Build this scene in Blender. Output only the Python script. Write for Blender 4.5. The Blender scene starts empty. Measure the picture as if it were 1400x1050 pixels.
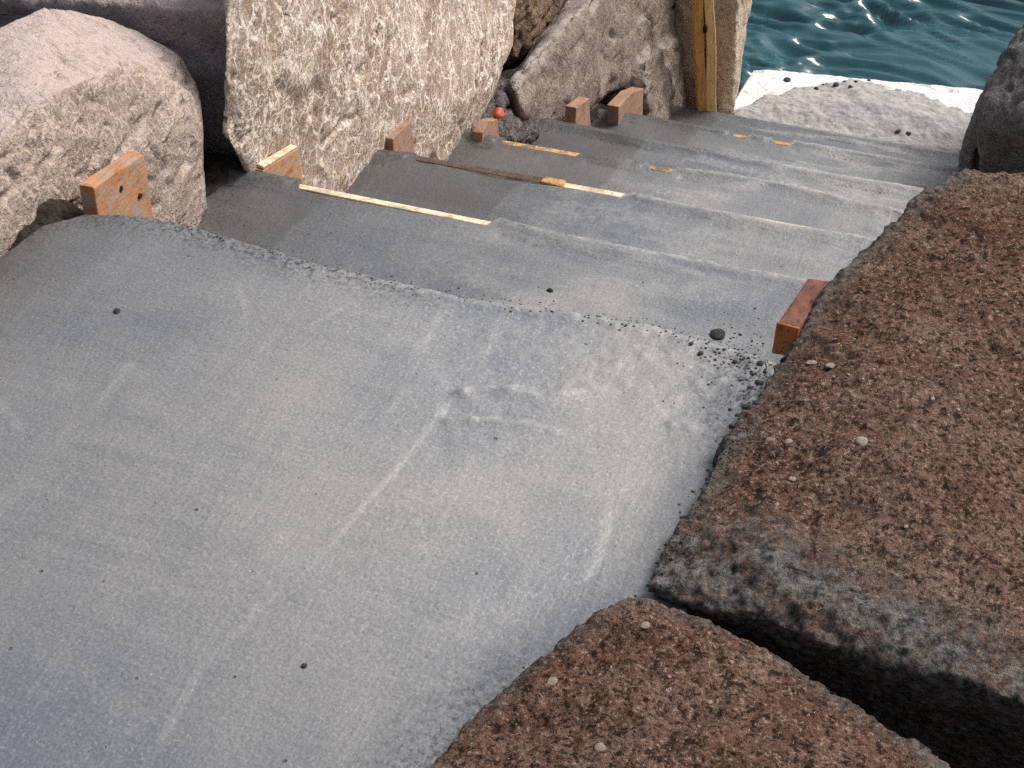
import bpy, bmesh, math, random
import numpy as np
from mathutils import Vector, Matrix, Euler

random.seed(7)
scene = bpy.context.scene
COL = scene.collection

# ------------------------------------------------------------------ camera
PSI, TH, RO, FPX = 0.3350005, 0.6838618, -0.0029246, 2447.3045
CAM = np.array([1.2803006, -1.9059535, 1.4960998])
TREAD, RISE, WID = 0.6, 0.3, 0.982
_f = np.array([-math.sin(PSI)*math.cos(TH), math.cos(PSI)*math.cos(TH), -math.sin(TH)])
_r0 = np.cross(_f, [0, 0, 1.0]); _r0 /= np.linalg.norm(_r0)
_u0 = np.cross(_r0, _f)
_r = _r0*math.cos(RO)+_u0*math.sin(RO)
_u = -_r0*math.sin(RO)+_u0*math.cos(RO)

def U(px, py, axis, val):
    """survey helper: the point of the plane axis=val that the photograph shows at (px, py)"""
    a = 'xyz'.index(axis)
    d = _f+_r*(px-700)/FPX+_u*(525-py)/FPX
    return CAM+d*((val-CAM[a])/d[a])

cd = bpy.data.cameras.new('camera')
cam = bpy.data.objects.new('camera', cd); COL.objects.link(cam)
M = Matrix(((_r[0], _u[0], -_f[0]), (_r[1], _u[1], -_f[1]), (_r[2], _u[2], -_f[2])))
cam.matrix_world = Matrix.Translation(Vector(CAM)) @ M.to_4x4()
cd.sensor_width = 36.0
cd.lens = FPX/1400*36.0
cd.clip_start = 0.02
cd.clip_end = 3000
scene.camera = cam

# ------------------------------------------------------------------ noise (vectorised)
def _hash(ix, iy, iz, seed):
    h = (ix.astype(np.int64)*374761393+iy.astype(np.int64)*668265263+iz.astype(np.int64)*2147483647+seed*1274126177) & 0xFFFFFFFF
    h = ((h ^ (h >> 13))*1274126177) & 0xFFFFFFFF
    h = ((h ^ (h >> 16))*2246822519) & 0xFFFFFFFF
    return ((h ^ (h >> 15)) & 0xFFFFFF)/float(0xFFFFFF)

def vnoise(P, seed=0):
    """smooth gradient noise, about -1..1"""
    F = np.floor(P); f = P-F; w = f*f*f*(f*(f*6-15)+10)
    i = F.astype(np.int64)
    out = 0
    for dx in (0, 1):
        for dy in (0, 1):
            for dz in (0, 1):
                gx = _hash(i[:, 0]+dx, i[:, 1]+dy, i[:, 2]+dz, seed)*2-1
                gy = _hash(i[:, 0]+dx, i[:, 1]+dy, i[:, 2]+dz, seed+101)*2-1
                gz = _hash(i[:, 0]+dx, i[:, 1]+dy, i[:, 2]+dz, seed+211)*2-1
                d = gx*(f[:, 0]-dx)+gy*(f[:, 1]-dy)+gz*(f[:, 2]-dz)
                wx = w[:, 0] if dx else 1-w[:, 0]
                wy = w[:, 1] if dy else 1-w[:, 1]
                wz = w[:, 2] if dz else 1-w[:, 2]
                out = out+d*wx*wy*wz
    return out*1.4

def fbm(P, scale, octs=3, seed=0, ridged=False, gain=0.5):
    out = 0; a = 1.0; tot = 0
    for k in range(octs):
        n = vnoise(P*scale*(2.03**k)+k*17.3, seed+k*7)
        if ridged: n = 1-2*np.abs(n)
        out = out+a*n; tot += a; a *= gain
    return out/tot

def worley(P, seed=0):
    """nearest and second nearest feature distance and the nearest cell's id"""
    i = np.floor(P).astype(np.int64)
    d1 = np.full(len(P), 9.0); d2 = d1.copy(); idv = np.zeros(len(P))
    for dx in (-1, 0, 1):
        for dy in (-1, 0, 1):
            for dz in (-1, 0, 1):
                cx, cy, cz = i[:, 0]+dx, i[:, 1]+dy, i[:, 2]+dz
                q = np.stack([cx+_hash(cx, cy, cz, seed), cy+_hash(cx, cy, cz, seed+5), cz+_hash(cx, cy, cz, seed+9)], -1)
                d = np.linalg.norm(P-q, axis=1); h = _hash(cx, cy, cz, seed+13)
                new = d < d1
                d2 = np.where(new, d1, np.minimum(d2, d)); idv = np.where(new, h, idv); d1 = np.where(new, d, d1)
    return d1, d2, idv

def sstep(a, b, x):
    t = np.clip((x-a)/(b-a), 0, 1); return t*t*(3-2*t)

def seg_dist(X, Y, pts):
    """distance to a polyline, signed side and position along it (0..1)"""
    best = np.full(X.shape, 9.0); side = np.zeros(X.shape); tt = np.zeros(X.shape)
    n = len(pts)-1
    for k in range(n):
        ax, ay = pts[k][:2]; bx, by = pts[k+1][:2]
        vx, vy = bx-ax, by-ay; L = vx*vx+vy*vy
        t = np.clip(((X-ax)*vx+(Y-ay)*vy)/L, 0, 1)
        d = np.hypot(X-ax-t*vx, Y-ay-t*vy)
        s = np.sign((X-ax)*vy-(Y-ay)*vx)
        m = d < best
        best = np.where(m, d, best); side = np.where(m, s, side); tt = np.where(m, (k+t)/n, tt)
    return best, side, tt

def in_poly(X, Y, poly):
    inside = np.zeros(X.shape, bool); n = len(poly)
    for k in range(n):
        x1, y1 = poly[k][:2]; x2, y2 = poly[(k+1) % n][:2]
        c = ((y1 > Y) != (y2 > Y)) & (X < (x2-x1)*(Y-y1)/((y2-y1) or 1e-9)+x1)
        inside ^= c
    return inside

# ------------------------------------------------------------------ object helpers
def tag(o, label=None, cat=None, group=None, kind=None):
    if label: o['label'] = label
    if cat: o['category'] = cat
    if group: o['group'] = group
    if kind: o['kind'] = kind
    return o

def link(name, me, mat=None, parent=None, loc=None):
    o = bpy.data.objects.new(name, me); COL.objects.link(o)
    if mat is not None: me.materials.append(mat)
    if parent is not None: o.parent = parent
    if loc is not None: o.location = loc
    return o

def empty(name, loc):
    o = bpy.data.objects.new(name, None); COL.objects.link(o)
    o.location = loc; o.empty_display_size = 0.05
    return o

def mesh_np(name, V, F, smooth=True):
    V = np.asarray(V, np.float32); F = np.asarray(F, np.int32)
    me = bpy.data.meshes.new(name)
    me.vertices.add(len(V)); me.vertices.foreach_set('co', V.ravel())
    n = F.shape[1]
    me.loops.add(F.size); me.loops.foreach_set('vertex_index', F.ravel())
    me.polygons.add(len(F))
    me.polygons.foreach_set('loop_start', np.arange(0, F.size, n, dtype=np.int32))
    me.polygons.foreach_set('use_smooth', np.full(len(F), smooth))
    me.update(calc_edges=True); me.validate()
    return me

def attr(me, name, vals):
    a = me.attributes.new(name, 'FLOAT', 'POINT')
    a.data.foreach_set('value', np.asarray(vals, np.float32))

def grid_faces(nx, ny, off=0):
    i, j = np.meshgrid(np.arange(nx-1), np.arange(ny-1), indexing='ij')
    a = i*ny+j
    return np.stack([a, a+ny, a+ny+1, a+1], -1).reshape(-1, 4)+off

def height_block(name, X, Y, Z, zbot):
    """closed slab: top grid X,Y,Z (nx,ny) with skirts down to zbot and a bottom"""
    nx, ny = X.shape
    T = np.stack([X, Y, Z], -1).reshape(-1, 3)
    F = [grid_faces(nx, ny)]
    idx = np.arange(nx*ny).reshape(nx, ny)
    ring = np.concatenate([idx[:, 0], idx[-1, 1:], idx[-2::-1, -1], idx[0, -2:0:-1]])
    B = T[ring].copy(); B[:, 2] = zbot
    rb = np.arange(len(ring))+nx*ny
    rn = np.roll(ring, -1); bn = np.roll(rb, -1)
    F.append(np.stack([rn, ring, rb, bn], -1))
    V = np.concatenate([T, B])
    return V, np.concatenate(F), nx*ny

def co_of(me):
    a = np.empty(len(me.vertices)*3, np.float32); me.vertices.foreach_get('co', a); return a.reshape(-1, 3).astype(np.float64)

def nrm_of(me):
    a = np.empty(len(me.vertices)*3, np.float32); me.vertex_normals.foreach_get('vector', a); return a.reshape(-1, 3).astype(np.float64)

def hull_mesh(hulls):
    bm = bmesh.new()
    for pts in hulls:
        vs = [bm.verts.new(tuple(float(c) for c in p)) for p in pts]
        r = bmesh.ops.convex_hull(bm, input=vs)
        junk = [g for g in r['geom_interior']+r['geom_unused'] if isinstance(g, bmesh.types.BMVert)]
        for v in set(junk):
            if v.is_valid: bm.verts.remove(v)
    bmesh.ops.recalc_face_normals(bm, faces=bm.faces)
    me = bpy.data.meshes.new('tmp'); bm.to_mesh(me); bm.free()
    return me

def voxel(me, size):
    o = bpy.data.objects.new('tmp', me); COL.objects.link(o)
    m = o.modifiers.new('r', 'REMESH'); m.mode = 'VOXEL'; m.voxel_size = size; m.use_smooth_shade = True
    dg = bpy.context.evaluated_depsgraph_get()
    out = bpy.data.meshes.new_from_object(o.evaluated_get(dg))
    bpy.data.objects.remove(o); bpy.data.meshes.remove(me)
    return out

def smooth_np(me, V, n, lam=0.6):
    e = np.empty(len(me.edges)*2, np.int32); me.edges.foreach_get('vertices', e); e = e.reshape(-1, 2)
    cnt = np.bincount(e.ravel(), minlength=len(V)).astype(float)
    for _ in range(n):
        S = np.zeros_like(V)
        for c in range(3):
            S[:, c] = np.bincount(e[:, 0], V[e[:, 1], c], len(V))+np.bincount(e[:, 1], V[e[:, 0], c], len(V))
        V = V+lam*(S/cnt[:, None]-V)
    return V

def set_co(me, V):
    me.vertices.foreach_set('co', V.astype(np.float32).ravel()); me.update()

def rock(name, label, hulls, mat, vox, seed, smooth=5, disp=None, attrs=None, cat='boulder', group=None, parent=None):
    me = voxel(hull_mesh(hulls), vox)
    V = smooth_np(me, co_of(me), smooth)
    set_co(me, V)
    for fn in (disp or []):
        N = nrm_of(me); V = V+N*fn(V, N)[:, None]; set_co(me, V)
    if attrs:
        N = nrm_of(me)
        for k, fn in attrs.items(): attr(me, k, fn(V, N))
    me.polygons.foreach_set('use_smooth', np.ones(len(me.polygons), bool))
    lo, hi = V.min(0), V.max(0)
    base = np.array([(lo[0]+hi[0])/2, (lo[1]+hi[1])/2, lo[2]])
    set_co(me, V-base)
    o = link(name, me, mat, parent, tuple(base))
    me.name = name
    tag(o, label, cat, group)
    return o

# ------------------------------------------------------------------ materials
class NT:
    def __init__(s, name):
        s.m = bpy.data.materials.new(name); s.m.use_nodes = True
        s.t = s.m.node_tree; s.t.nodes.clear()
        s.out = s.t.nodes.new('ShaderNodeOutputMaterial'); s.b = s.t.nodes.new('ShaderNodeBsdfPrincipled')
        s.t.links.new(s.b.outputs[0], s.out.inputs[0])
        s.tcn = s.t.nodes.new('ShaderNodeTexCoord'); s.tc = s.tcn.outputs['Object']
    def lk(s, a, b): s.t.links.new(a, b)
    def inp(s, node, key, v):
        if v is None: return
        i = node.inputs[key]
        if isinstance(v, bpy.types.NodeSocket): s.lk(v, i)
        elif isinstance(v, tuple) and len(v) == 3 and i.type == 'RGBA': i.default_value = (*v, 1)
        else: i.default_value = v
    def noise(s, scale, detail=4, rough=0.55, dist=0.0, vec=None, col=False):
        n = s.t.nodes.new('ShaderNodeTexNoise')
        s.inp(n, 'Vector', vec if vec is not None else s.tc); n.inputs['Scale'].default_value = scale
        n.inputs['Detail'].default_value = detail; n.inputs['Roughness'].default_value = rough; n.inputs['Distortion'].default_value = dist
        return n.outputs['Color' if col else 'Fac']
    def vor(s, scale, feat='F1', vec=None, rnd=1.0, out='Distance'):
        n = s.t.nodes.new('ShaderNodeTexVoronoi'); n.feature = feat
        s.inp(n, 'Vector', vec if vec is not None else s.tc); n.inputs['Scale'].default_value = scale; n.inputs['Randomness'].default_value = rnd
        return n.outputs[out]
    def stretch(s, sc, rot=(0, 0, 0), vec=None):
        n = s.t.nodes.new('ShaderNodeMapping'); s.inp(n, 'Vector', vec if vec is not None else s.tc)
        n.inputs['Scale'].default_value = sc; n.inputs['Rotation'].default_value = rot
        return n.outputs[0]
    def warp(s, scale, amt, vec=None):
        c = s.noise(scale, 3, col=True, vec=vec)
        a = s.t.nodes.new('ShaderNodeVectorMath'); a.operation = 'MULTIPLY_ADD'
        s.lk(c, a.inputs[0]); a.inputs[1].default_value = (amt,)*3; s.lk(vec if vec is not None else s.tc, a.inputs[2])
        return a.outputs[0]
    def ramp(s, f, a, b, lo=0.0, hi=1.0):
        n = s.t.nodes.new('ShaderNodeMapRange'); n.interpolation_type = 'SMOOTHSTEP'
        s.inp(n, 0, f)
        for k, v in zip((1, 2, 3, 4), (a, b, lo, hi)): n.inputs[k].default_value = v
        return n.outputs[0]
    def math(s, op, a, b=None, c=None):
        n = s.t.nodes.new('ShaderNodeMath'); n.operation = op
        s.inp(n, 0, a); s.inp(n, 1, b); s.inp(n, 2, c)
        return n.outputs[0]
    def mix(s, f, a, b, op='MIX'):
        n = s.t.nodes.new('ShaderNodeMixRGB'); n.blend_type = op
        s.inp(n, 0, f); s.inp(n, 1, a); s.inp(n, 2, b)
        return n.outputs[0]
    def attr(s, name):
        n = s.t.nodes.new('ShaderNodeAttribute'); n.attribute_name = name; return n.outputs['Fac']
    def bump(s, h, dist, strength=1.0, prev=None):
        n = s.t.nodes.new('ShaderNodeBump'); n.inputs['Distance'].default_value = dist; n.inputs['Strength'].default_value = strength
        s.lk(h, n.inputs['Height'])
        if prev is not None: s.lk(prev, n.inputs['Normal'])
        return n.outputs[0]
    def done(s, col, rough=0.8, nrm=None, spec=0.4, metal=0.0):
        s.inp(s.b, 'Base Color', col); s.inp(s.b, 'Roughness', rough); s.inp(s.b, 'Specular IOR Level', spec); s.inp(s.b, 'Metallic', metal)
        if nrm is not None: s.lk(nrm, s.b.inputs['Normal'])
        return s.m

def mat_concrete():
    n = NT('fresh_concrete')
    big = n.noise(1.7, 3, 0.55, 0.4)
    med = n.noise(9, 5, 0.6, 0.4)
    col = n.mix(n.ramp(big, 0.36, 0.64), (0.108, 0.125, 0.155), (0.166, 0.171, 0.184))
    col = n.mix(n.math('MULTIPLY', n.ramp(med, 0.40, 0.75), 0.30), col, (0.215, 0.213, 0.212))
    st = n.noise(13, 5, 0.62, 0.3, n.stretch((0.30, 1.7, 1), (0, 0, 0.12)))
    col = n.mix(n.math('MULTIPLY', n.ramp(st, 0.50, 0.75), 0.35), col, (0.095, 0.105, 0.115))
    st2 = n.noise(11, 5, 0.62, 0.4, n.stretch((1.7, 0.22, 1), (0, 0, 0.10)))
    col = n.mix(n.math('MULTIPLY', n.ramp(st2, 0.52, 0.72), 0.22), col, (0.26, 0.255, 0.25))
    fine = n.noise(230, 3, 0.65)
    col = n.mix(n.math('MULTIPLY', n.ramp(fine, 0.50, 0.74), 0.40), col, (0.34, 0.335, 0.33))
    col = n.mix(n.math('MULTIPLY', n.ramp(fine, 0.48, 0.28), 0.45), col, (0.06, 0.066, 0.072))
    bright_tone = n.attr('bright_tone')
    col = n.mix(bright_tone, col, n.mix(1.0, col, (1.62, 1.55, 1.46), 'MULTIPLY'))
    pit = n.math('MULTIPLY', n.ramp(n.vor(46, 'F1', n.warp(30, 0.01)), 0.13, 0.07), n.ramp(n.noise(26, 2), 0.60, 0.67))
    col = n.mix(n.math('MULTIPLY', pit, 0.75), col, (0.05, 0.055, 0.06))
    pale = n.attr('pale')
    pn = n.math('MULTIPLY', pale, n.ramp(n.noise(85, 4, 0.7), 0.38, 0.62, 0.15, 1.0))
    col = n.mix(pn, col, (0.50, 0.48, 0.45))
    dark_tone = n.attr('dark_tone')
    col = n.mix(dark_tone, col, n.mix(0.5, n.mix(1.0, col, (0.50, 0.44, 0.40), 'MULTIPLY'), (0.080, 0.072, 0.065)))
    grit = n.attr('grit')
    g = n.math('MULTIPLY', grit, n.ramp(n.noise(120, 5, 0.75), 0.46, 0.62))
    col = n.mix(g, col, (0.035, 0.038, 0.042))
    rough = n.ramp(med, 0.3, 0.7, 0.30, 0.50)
    h = n.math('ADD', n.math('MULTIPLY', n.noise(160, 4, 0.6), 0.6), n.math('ADD', n.math('MULTIPLY', st, 1.6), n.math('MULTIPLY', st2, 1.2)))
    nb = n.bump(h, 0.0035, 0.6)
    nb = n.bump(n.math('MULTIPLY', pit, -1.0), 0.003, 0.8, nb)
    return n.done(col, rough, nb, 0.5)

def mat_pale_rock(name, base, base2, vein, dark, vscale=17, vein_amt=1.0, stretch=(1, 1, 1), lichen=0.0, rough_bump=0.006, lit_top=None, crack=0.0):
    n = NT(name)
    v0 = n.stretch(stretch)
    w = n.warp(11, 0.06, v0); w2 = n.warp(45, 0.02, w)
    big = n.noise(4.0, 4, 0.6, 0.5)
    col = n.mix(n.ramp(big, 0.35, 0.65), base, base2)
    mot = n.noise(42, 5, 0.65, 0.6)
    col = n.mix(n.math('MULTIPLY', n.ramp(mot, 0.50, 0.66), 0.55), col, n.mix(0.55, base2, vein))
    e = n.vor(vscale, 'DISTANCE_TO_EDGE', w2)
    e2 = n.vor(vscale*2.3, 'DISTANCE_TO_EDGE', w2)
    mask = n.ramp(n.noise(6, 3, 0.6), 0.36, 0.60)
    v1 = n.math('MULTIPLY', n.ramp(e, 0.085, 0.02), n.ramp(n.noise(22, 3), 0.38, 0.56))
    v2 = n.math('MULTIPLY', n.ramp(e2, 0.12, 0.03), mask)
    spots = n.math('MULTIPLY', n.ramp(n.noise(70, 3, 0.6, 0.8), 0.56, 0.64), n.ramp(n.noise(7, 2), 0.35, 0.6))
    vv = n.math('MULTIPLY', n.math('MINIMUM', n.math('ADD', n.math('ADD', v1, n.math('MULTIPLY', v2, 0.8)), n.math('MULTIPLY', spots, 0.7)), 1.0), vein_amt)
    col = n.mix(vv, col, vein)
    sp2 = n.noise(150, 3, 0.7)
    col = n.mix(n.math('MULTIPLY', n.ramp(sp2, 0.54, 0.68), 0.5), col, vein)
    col = n.mix(n.math('MULTIPLY', n.ramp(sp2, 0.46, 0.32), 0.55), col, dark)
    dk = n.math('MULTIPLY', n.ramp(n.noise(55, 4, 0.7, 0.5), 0.40, 0.30), n.ramp(n.noise(5, 2), 0.3, 0.6))
    col = n.mix(n.math('MULTIPLY', dk, 0.75), col, dark)
    if lit_top is not None:                                # upward faces paler, stronger light from above put into the colour
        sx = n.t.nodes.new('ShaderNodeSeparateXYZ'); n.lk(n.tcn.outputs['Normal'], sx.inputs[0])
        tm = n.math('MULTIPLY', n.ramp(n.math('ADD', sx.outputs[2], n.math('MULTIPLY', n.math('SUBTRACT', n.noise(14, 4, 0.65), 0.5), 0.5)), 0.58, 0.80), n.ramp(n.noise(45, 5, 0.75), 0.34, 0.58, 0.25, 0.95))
        col = n.mix(tm, col, lit_top)
    if crack > 0:
        ck = n.noise(15, 5, 0.68, 0.2, n.stretch((2.2, 0.6, 3.0), (0.15, 0.1, 0.2)))
        ckm = n.math('MULTIPLY', n.ramp(ck, 0.41, 0.34), n.ramp(n.noise(4, 3), 0.40, 0.60))
        col = n.mix(n.math('MULTIPLY', ckm, crack), col, dark)
    if lichen > 0:
        col = n.mix(n.math('MULTIPLY', n.ramp(n.noise(13, 5, 0.7, 1.0), 0.54, 0.66), lichen), col, (0.40, 0.30, 0.17))
    h = n.math('ADD', n.math('MULTIPLY', n.noise(38, 6, 0.65, 0.4), 1.0), n.math('MULTIPLY', n.noise(140, 3, 0.6), 0.45))
    h = n.math('ADD', h, n.math('MULTIPLY', vv, 0.12))
    nb = n.bump(h, rough_bump, 0.9)
    return n.done(col, 0.85, nb, 0.25)

def mat_brown():
    n = NT('brown_gritty_stone')
    big = n.noise(2.6, 5, 0.62, 0.5)
    mid = n.noise(13, 5, 0.68, 0.4)
    clump = n.noise(82, 6, 0.76, 0.2)
    fine = n.noise(170, 4, 0.75)
    col = n.mix(n.ramp(big, 0.36, 0.66), (0.158, 0.080, 0.052), (0.220, 0.138, 0.108))
    col = n.mix(n.math('MULTIPLY', n.ramp(mid, 0.48, 0.68), 0.6), col, (0.29, 0.20, 0.15))
    col = n.mix(n.math('MULTIPLY', n.ramp(mid, 0.46, 0.30), 0.5), col, (0.055, 0.034, 0.026))
    col = n.mix(n.math('MULTIPLY', n.ramp(clump, 0.50, 0.41), 0.90), col, (0.018, 0.010, 0.008))
    crust = n.ramp(n.noise(24, 6, 0.78, 0.3), 0.50, 0.38)
    col = n.mix(n.math('MULTIPLY', crust, 0.32), col, (0.040, 0.024, 0.018))
    col = n.mix(n.math('MULTIPLY', n.ramp(clump, 0.55, 0.66), 0.6), col, (0.33, 0.235, 0.18))
    col = n.mix(n.math('MULTIPLY', n.ramp(fine, 0.57, 0.64), 0.7), col, (0.50, 0.39, 0.32))
    col = n.mix(n.math('MULTIPLY', n.ramp(fine, 0.47, 0.38), 0.92), col, (0.018, 0.012, 0.010))
    chip = n.math('MULTIPLY', n.ramp(n.vor(38, 'F1', n.warp(40, 0.02)), 0.22, 0.14), n.ramp(n.noise(17, 2), 0.60, 0.66))
    col = n.mix(n.math('MULTIPLY', chip, 0.8), col, (0.42, 0.33, 0.28))
    sp = n.attr('splash')
    spn = n.math('MULTIPLY', sp, n.ramp(n.noise(26, 6, 0.75), 0.34, 0.58, 0.15, 1.0))
    grey = n.mix(n.ramp(n.noise(75, 5, 0.75), 0.38, 0.62), (0.030, 0.032, 0.035), (0.235, 0.228, 0.218))
    col = n.mix(spn, col, grey)
    h = n.math('ADD', n.math('MULTIPLY', clump, 1.0), n.math('MULTIPLY', fine, 0.5))
    nb = n.bump(h, 0.012, 1.0)
    return n.done(col, 0.95, nb, 0.15)

def mat_wood(name, a, b, dark, axis=(1, 1, 1), stain=0.0, stain_col=(0.2, 0.2, 0.2)):
    n = NT(name)
    g = n.noise(9, 5, 0.6, 0.8, n.stretch(axis))
    col = n.mix(n.ramp(g, 0.3, 0.7), a, b)
    l = n.noise(30, 4, 0.65, 0.5, n.stretch(axis))
    col = n.mix(n.math('MULTIPLY', n.ramp(l, 0.52, 0.66), 0.7), col, dark)
    if stain > 0:
        col = n.mix(n.math('MULTIPLY', n.ramp(n.noise(34, 5, 0.7, 0.6), 0.45, 0.60), stain), col, stain_col)
    nb = n.bump(n.math('ADD', l, n.noise(150, 2)), 0.002, 0.6)
    return n.done(col, 0.8, nb, 0.25)

def mat_plain(name, a, b, scale=40, rough=0.9, bump=0.003, spec=0.3):
    n = NT(name)
    f = n.noise(scale, 5, 0.65, 0.3)
    col = n.mix(n.ramp(f, 0.32, 0.68), a, b)
    return n.done(col, rough, n.bump(n.noise(scale*2.2, 4, 0.65), bump, 0.8), spec)

def mat_water():
    n = NT('sea_water')
    big = n.noise(0.8, 3, 0.5)
    col = n.mix(n.ramp(big, 0.35, 0.65), (0.014, 0.066, 0.088), (0.024, 0.092, 0.114))
    nb = n.bump(n.noise(7, 4, 0.55, 0.5, n.stretch((0.55, 1.5, 1), (0, 0, -0.2))), 0.02, 0.25)
    n.b.inputs['IOR'].default_value = 1.45
    return n.done(col, 0.16, nb, 0.8)

CONC = mat_concrete()
ROCK_B = mat_pale_rock('veined_tan_stone', (0.285, 0.200, 0.155), (0.43, 0.335, 0.285), (0.80, 0.71, 0.64), (0.085, 0.058, 0.045), 22, 0.9, (1, 1, 0.75), 0.5, 0.008, None, 0.8)
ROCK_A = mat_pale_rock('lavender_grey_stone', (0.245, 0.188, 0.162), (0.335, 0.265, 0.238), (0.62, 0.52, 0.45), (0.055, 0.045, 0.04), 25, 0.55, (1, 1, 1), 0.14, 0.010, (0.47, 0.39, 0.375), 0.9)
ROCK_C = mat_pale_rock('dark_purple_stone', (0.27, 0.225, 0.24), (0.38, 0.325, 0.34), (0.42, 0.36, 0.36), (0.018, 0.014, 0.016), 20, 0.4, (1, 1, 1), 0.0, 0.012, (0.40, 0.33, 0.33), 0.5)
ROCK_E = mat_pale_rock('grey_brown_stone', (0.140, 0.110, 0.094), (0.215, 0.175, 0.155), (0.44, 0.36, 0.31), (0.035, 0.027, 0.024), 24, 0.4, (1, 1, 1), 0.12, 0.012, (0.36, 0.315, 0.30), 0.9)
ROCK_D = mat_pale_rock('rusty_brown_stone', (0.13, 0.08, 0.057), (0.22, 0.145, 0.11), (0.40, 0.29, 0.23), (0.02, 0.014, 0.012), 18, 0.4, (1, 1, 1), 0.4, 0.012, None, 0.9)
ROCK_F = mat_pale_rock('pale_tan_stone', (0.34, 0.26, 0.20), (0.43, 0.35, 0.28), (0.66, 0.56, 0.46), (0.10, 0.07, 0.05), 26, 0.5, (1, 1, 0.5), 0.3, 0.010, None, 0.5)
ROCK_G = mat_pale_rock('slate_grey_stone', (0.105, 0.10, 0.10), (0.165, 0.157, 0.155), (0.34, 0.325, 0.32), (0.018, 0.017, 0.018), 26, 0.4, (1, 1, 1), 0.0, 0.014, None, 0.6)
JAG = mat_pale_rock('black_layered_stone', (0.026, 0.021, 0.021), (0.065, 0.054, 0.053), (0.30, 0.26, 0.26), (0.006, 0.005, 0.005), 26, 0.35, (1, 1, 2.5), 0.0, 0.014)
BROWN = mat_brown()
SOIL = mat_plain('dark_wet_soil', (0.016, 0.013, 0.011), (0.060, 0.048, 0.040), 45, 0.95, 0.012, 0.15)
def mat_white():
    n = NT('weathered_white_concrete')
    col = n.mix(n.ramp(n.noise(14, 5, 0.65), 0.32, 0.68), (0.64, 0.635, 0.65), (0.82, 0.81, 0.81))
    col = n.mix(n.math('MULTIPLY', n.ramp(n.noise(20, 6, 0.75, 0.4), 0.53, 0.64), 0.75), col, (0.34, 0.325, 0.33))
    col = n.mix(n.math('MULTIPLY', n.ramp(n.noise(70, 4, 0.7), 0.60, 0.68), 0.7), col, (0.12, 0.115, 0.115))
    return n.done(col, 0.75, n.bump(n.noise(60, 5, 0.7), 0.006, 0.8), 0.3)
WHITE = mat_white()
TOPPING = mat_plain('coarse_grey_mortar', (0.27, 0.258, 0.262), (0.41, 0.395, 0.395), 26, 0.9, 0.004)
CRUMB = mat_plain('dark_mortar_crumb', (0.035, 0.037, 0.040), (0.11, 0.112, 0.115), 60, 0.9, 0.004)
PEBBLE = mat_plain('pale_pebble_stone', (0.27, 0.205, 0.17), (0.46, 0.38, 0.33), 50, 0.85, 0.002)
BOARD_W = mat_wood('pale_sawn_pine', (0.72, 0.56, 0.38), (0.80, 0.68, 0.52), (0.45, 0.27, 0.13), (0.6, 6, 6), 0.55, (0.20, 0.17, 0.15))
BOARD_O = mat_wood('dirty_orange_pine', (0.50, 0.27, 0.10), (0.60, 0.38, 0.18), (0.22, 0.10, 0.04), (0.6, 6, 6), 0.95, (0.13, 0.115, 0.105))
CLEAT = mat_wood('red_brown_lumber', (0.38, 0.17, 0.075), (0.46, 0.235, 0.125), (0.20, 0.08, 0.035), (4, 1, 4), 0.85, (0.33, 0.265, 0.23))
CLEAT_P = mat_wood('pinkish_lumber', (0.29, 0.145, 0.09), (0.38, 0.22, 0.15), (0.16, 0.08, 0.05), (4, 1, 4), 0.7, (0.24, 0.205, 0.18))
CLEAT_D = mat_wood('dark_stained_lumber', (0.15, 0.058, 0.037), (0.22, 0.10, 0.07), (0.045, 0.02, 0.016), (4, 1, 4), 0.5, (0.06, 0.04, 0.035))
STAKE = mat_wood('orange_pine_stake', (0.84, 0.50, 0.19), (0.88, 0.64, 0.33), (0.50, 0.22, 0.06), (6, 6, 0.7))
STAKE_D = mat_wood('orange_pine_edge', (0.62, 0.28, 0.07), (0.70, 0.38, 0.12), (0.16, 0.06, 0.02), (6, 6, 0.7))
HOLE = mat_plain('dark_hole_rust', (0.008, 0.006, 0.005), (0.02, 0.014, 0.012), 60, 0.9, 0.001)
RED = mat_plain('faded_red_paint', (0.42, 0.075, 0.045), (0.62, 0.16, 0.10), 90, 0.6, 0.002)
WATER = mat_water()

# ------------------------------------------------------------------ ground and water
def ground_z(x, y):
    return -0.62-0.5*np.clip(y, 0, 5.0)+0.02*np.sin(x*3+y*2)+0.32*sstep(-0.35, -0.75, x)*sstep(3.9, 3.4, y)+(0.30*np.clip(y-1.5, 0, 9)+0.1)*sstep(-0.40, -0.80, x)*sstep(9, 6, y)
gx = np.concatenate([-np.geomspace(600, 3, 14), np.linspace(-2.6, 4, 67), np.geomspace(4.4, 600, 14)])
gy = np.concatenate([-np.geomspace(300, 3, 12), np.linspace(-2.6, 7, 97), np.geomspace(7.5, 1500, 16)])
X, Y = np.meshgrid(gx, gy, indexing='ij')
Z = ground_z(X, Y)+0.05*fbm(np.stack([X, Y, 0*X], -1).reshape(-1, 3), 2.0, 3, 3).reshape(X.shape)
me = mesh_np('ground', np.stack([X, Y, Z], -1).reshape(-1, 3), grid_faces(*X.shape))
tag(link('ground', me, SOIL), kind='structure')

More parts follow.
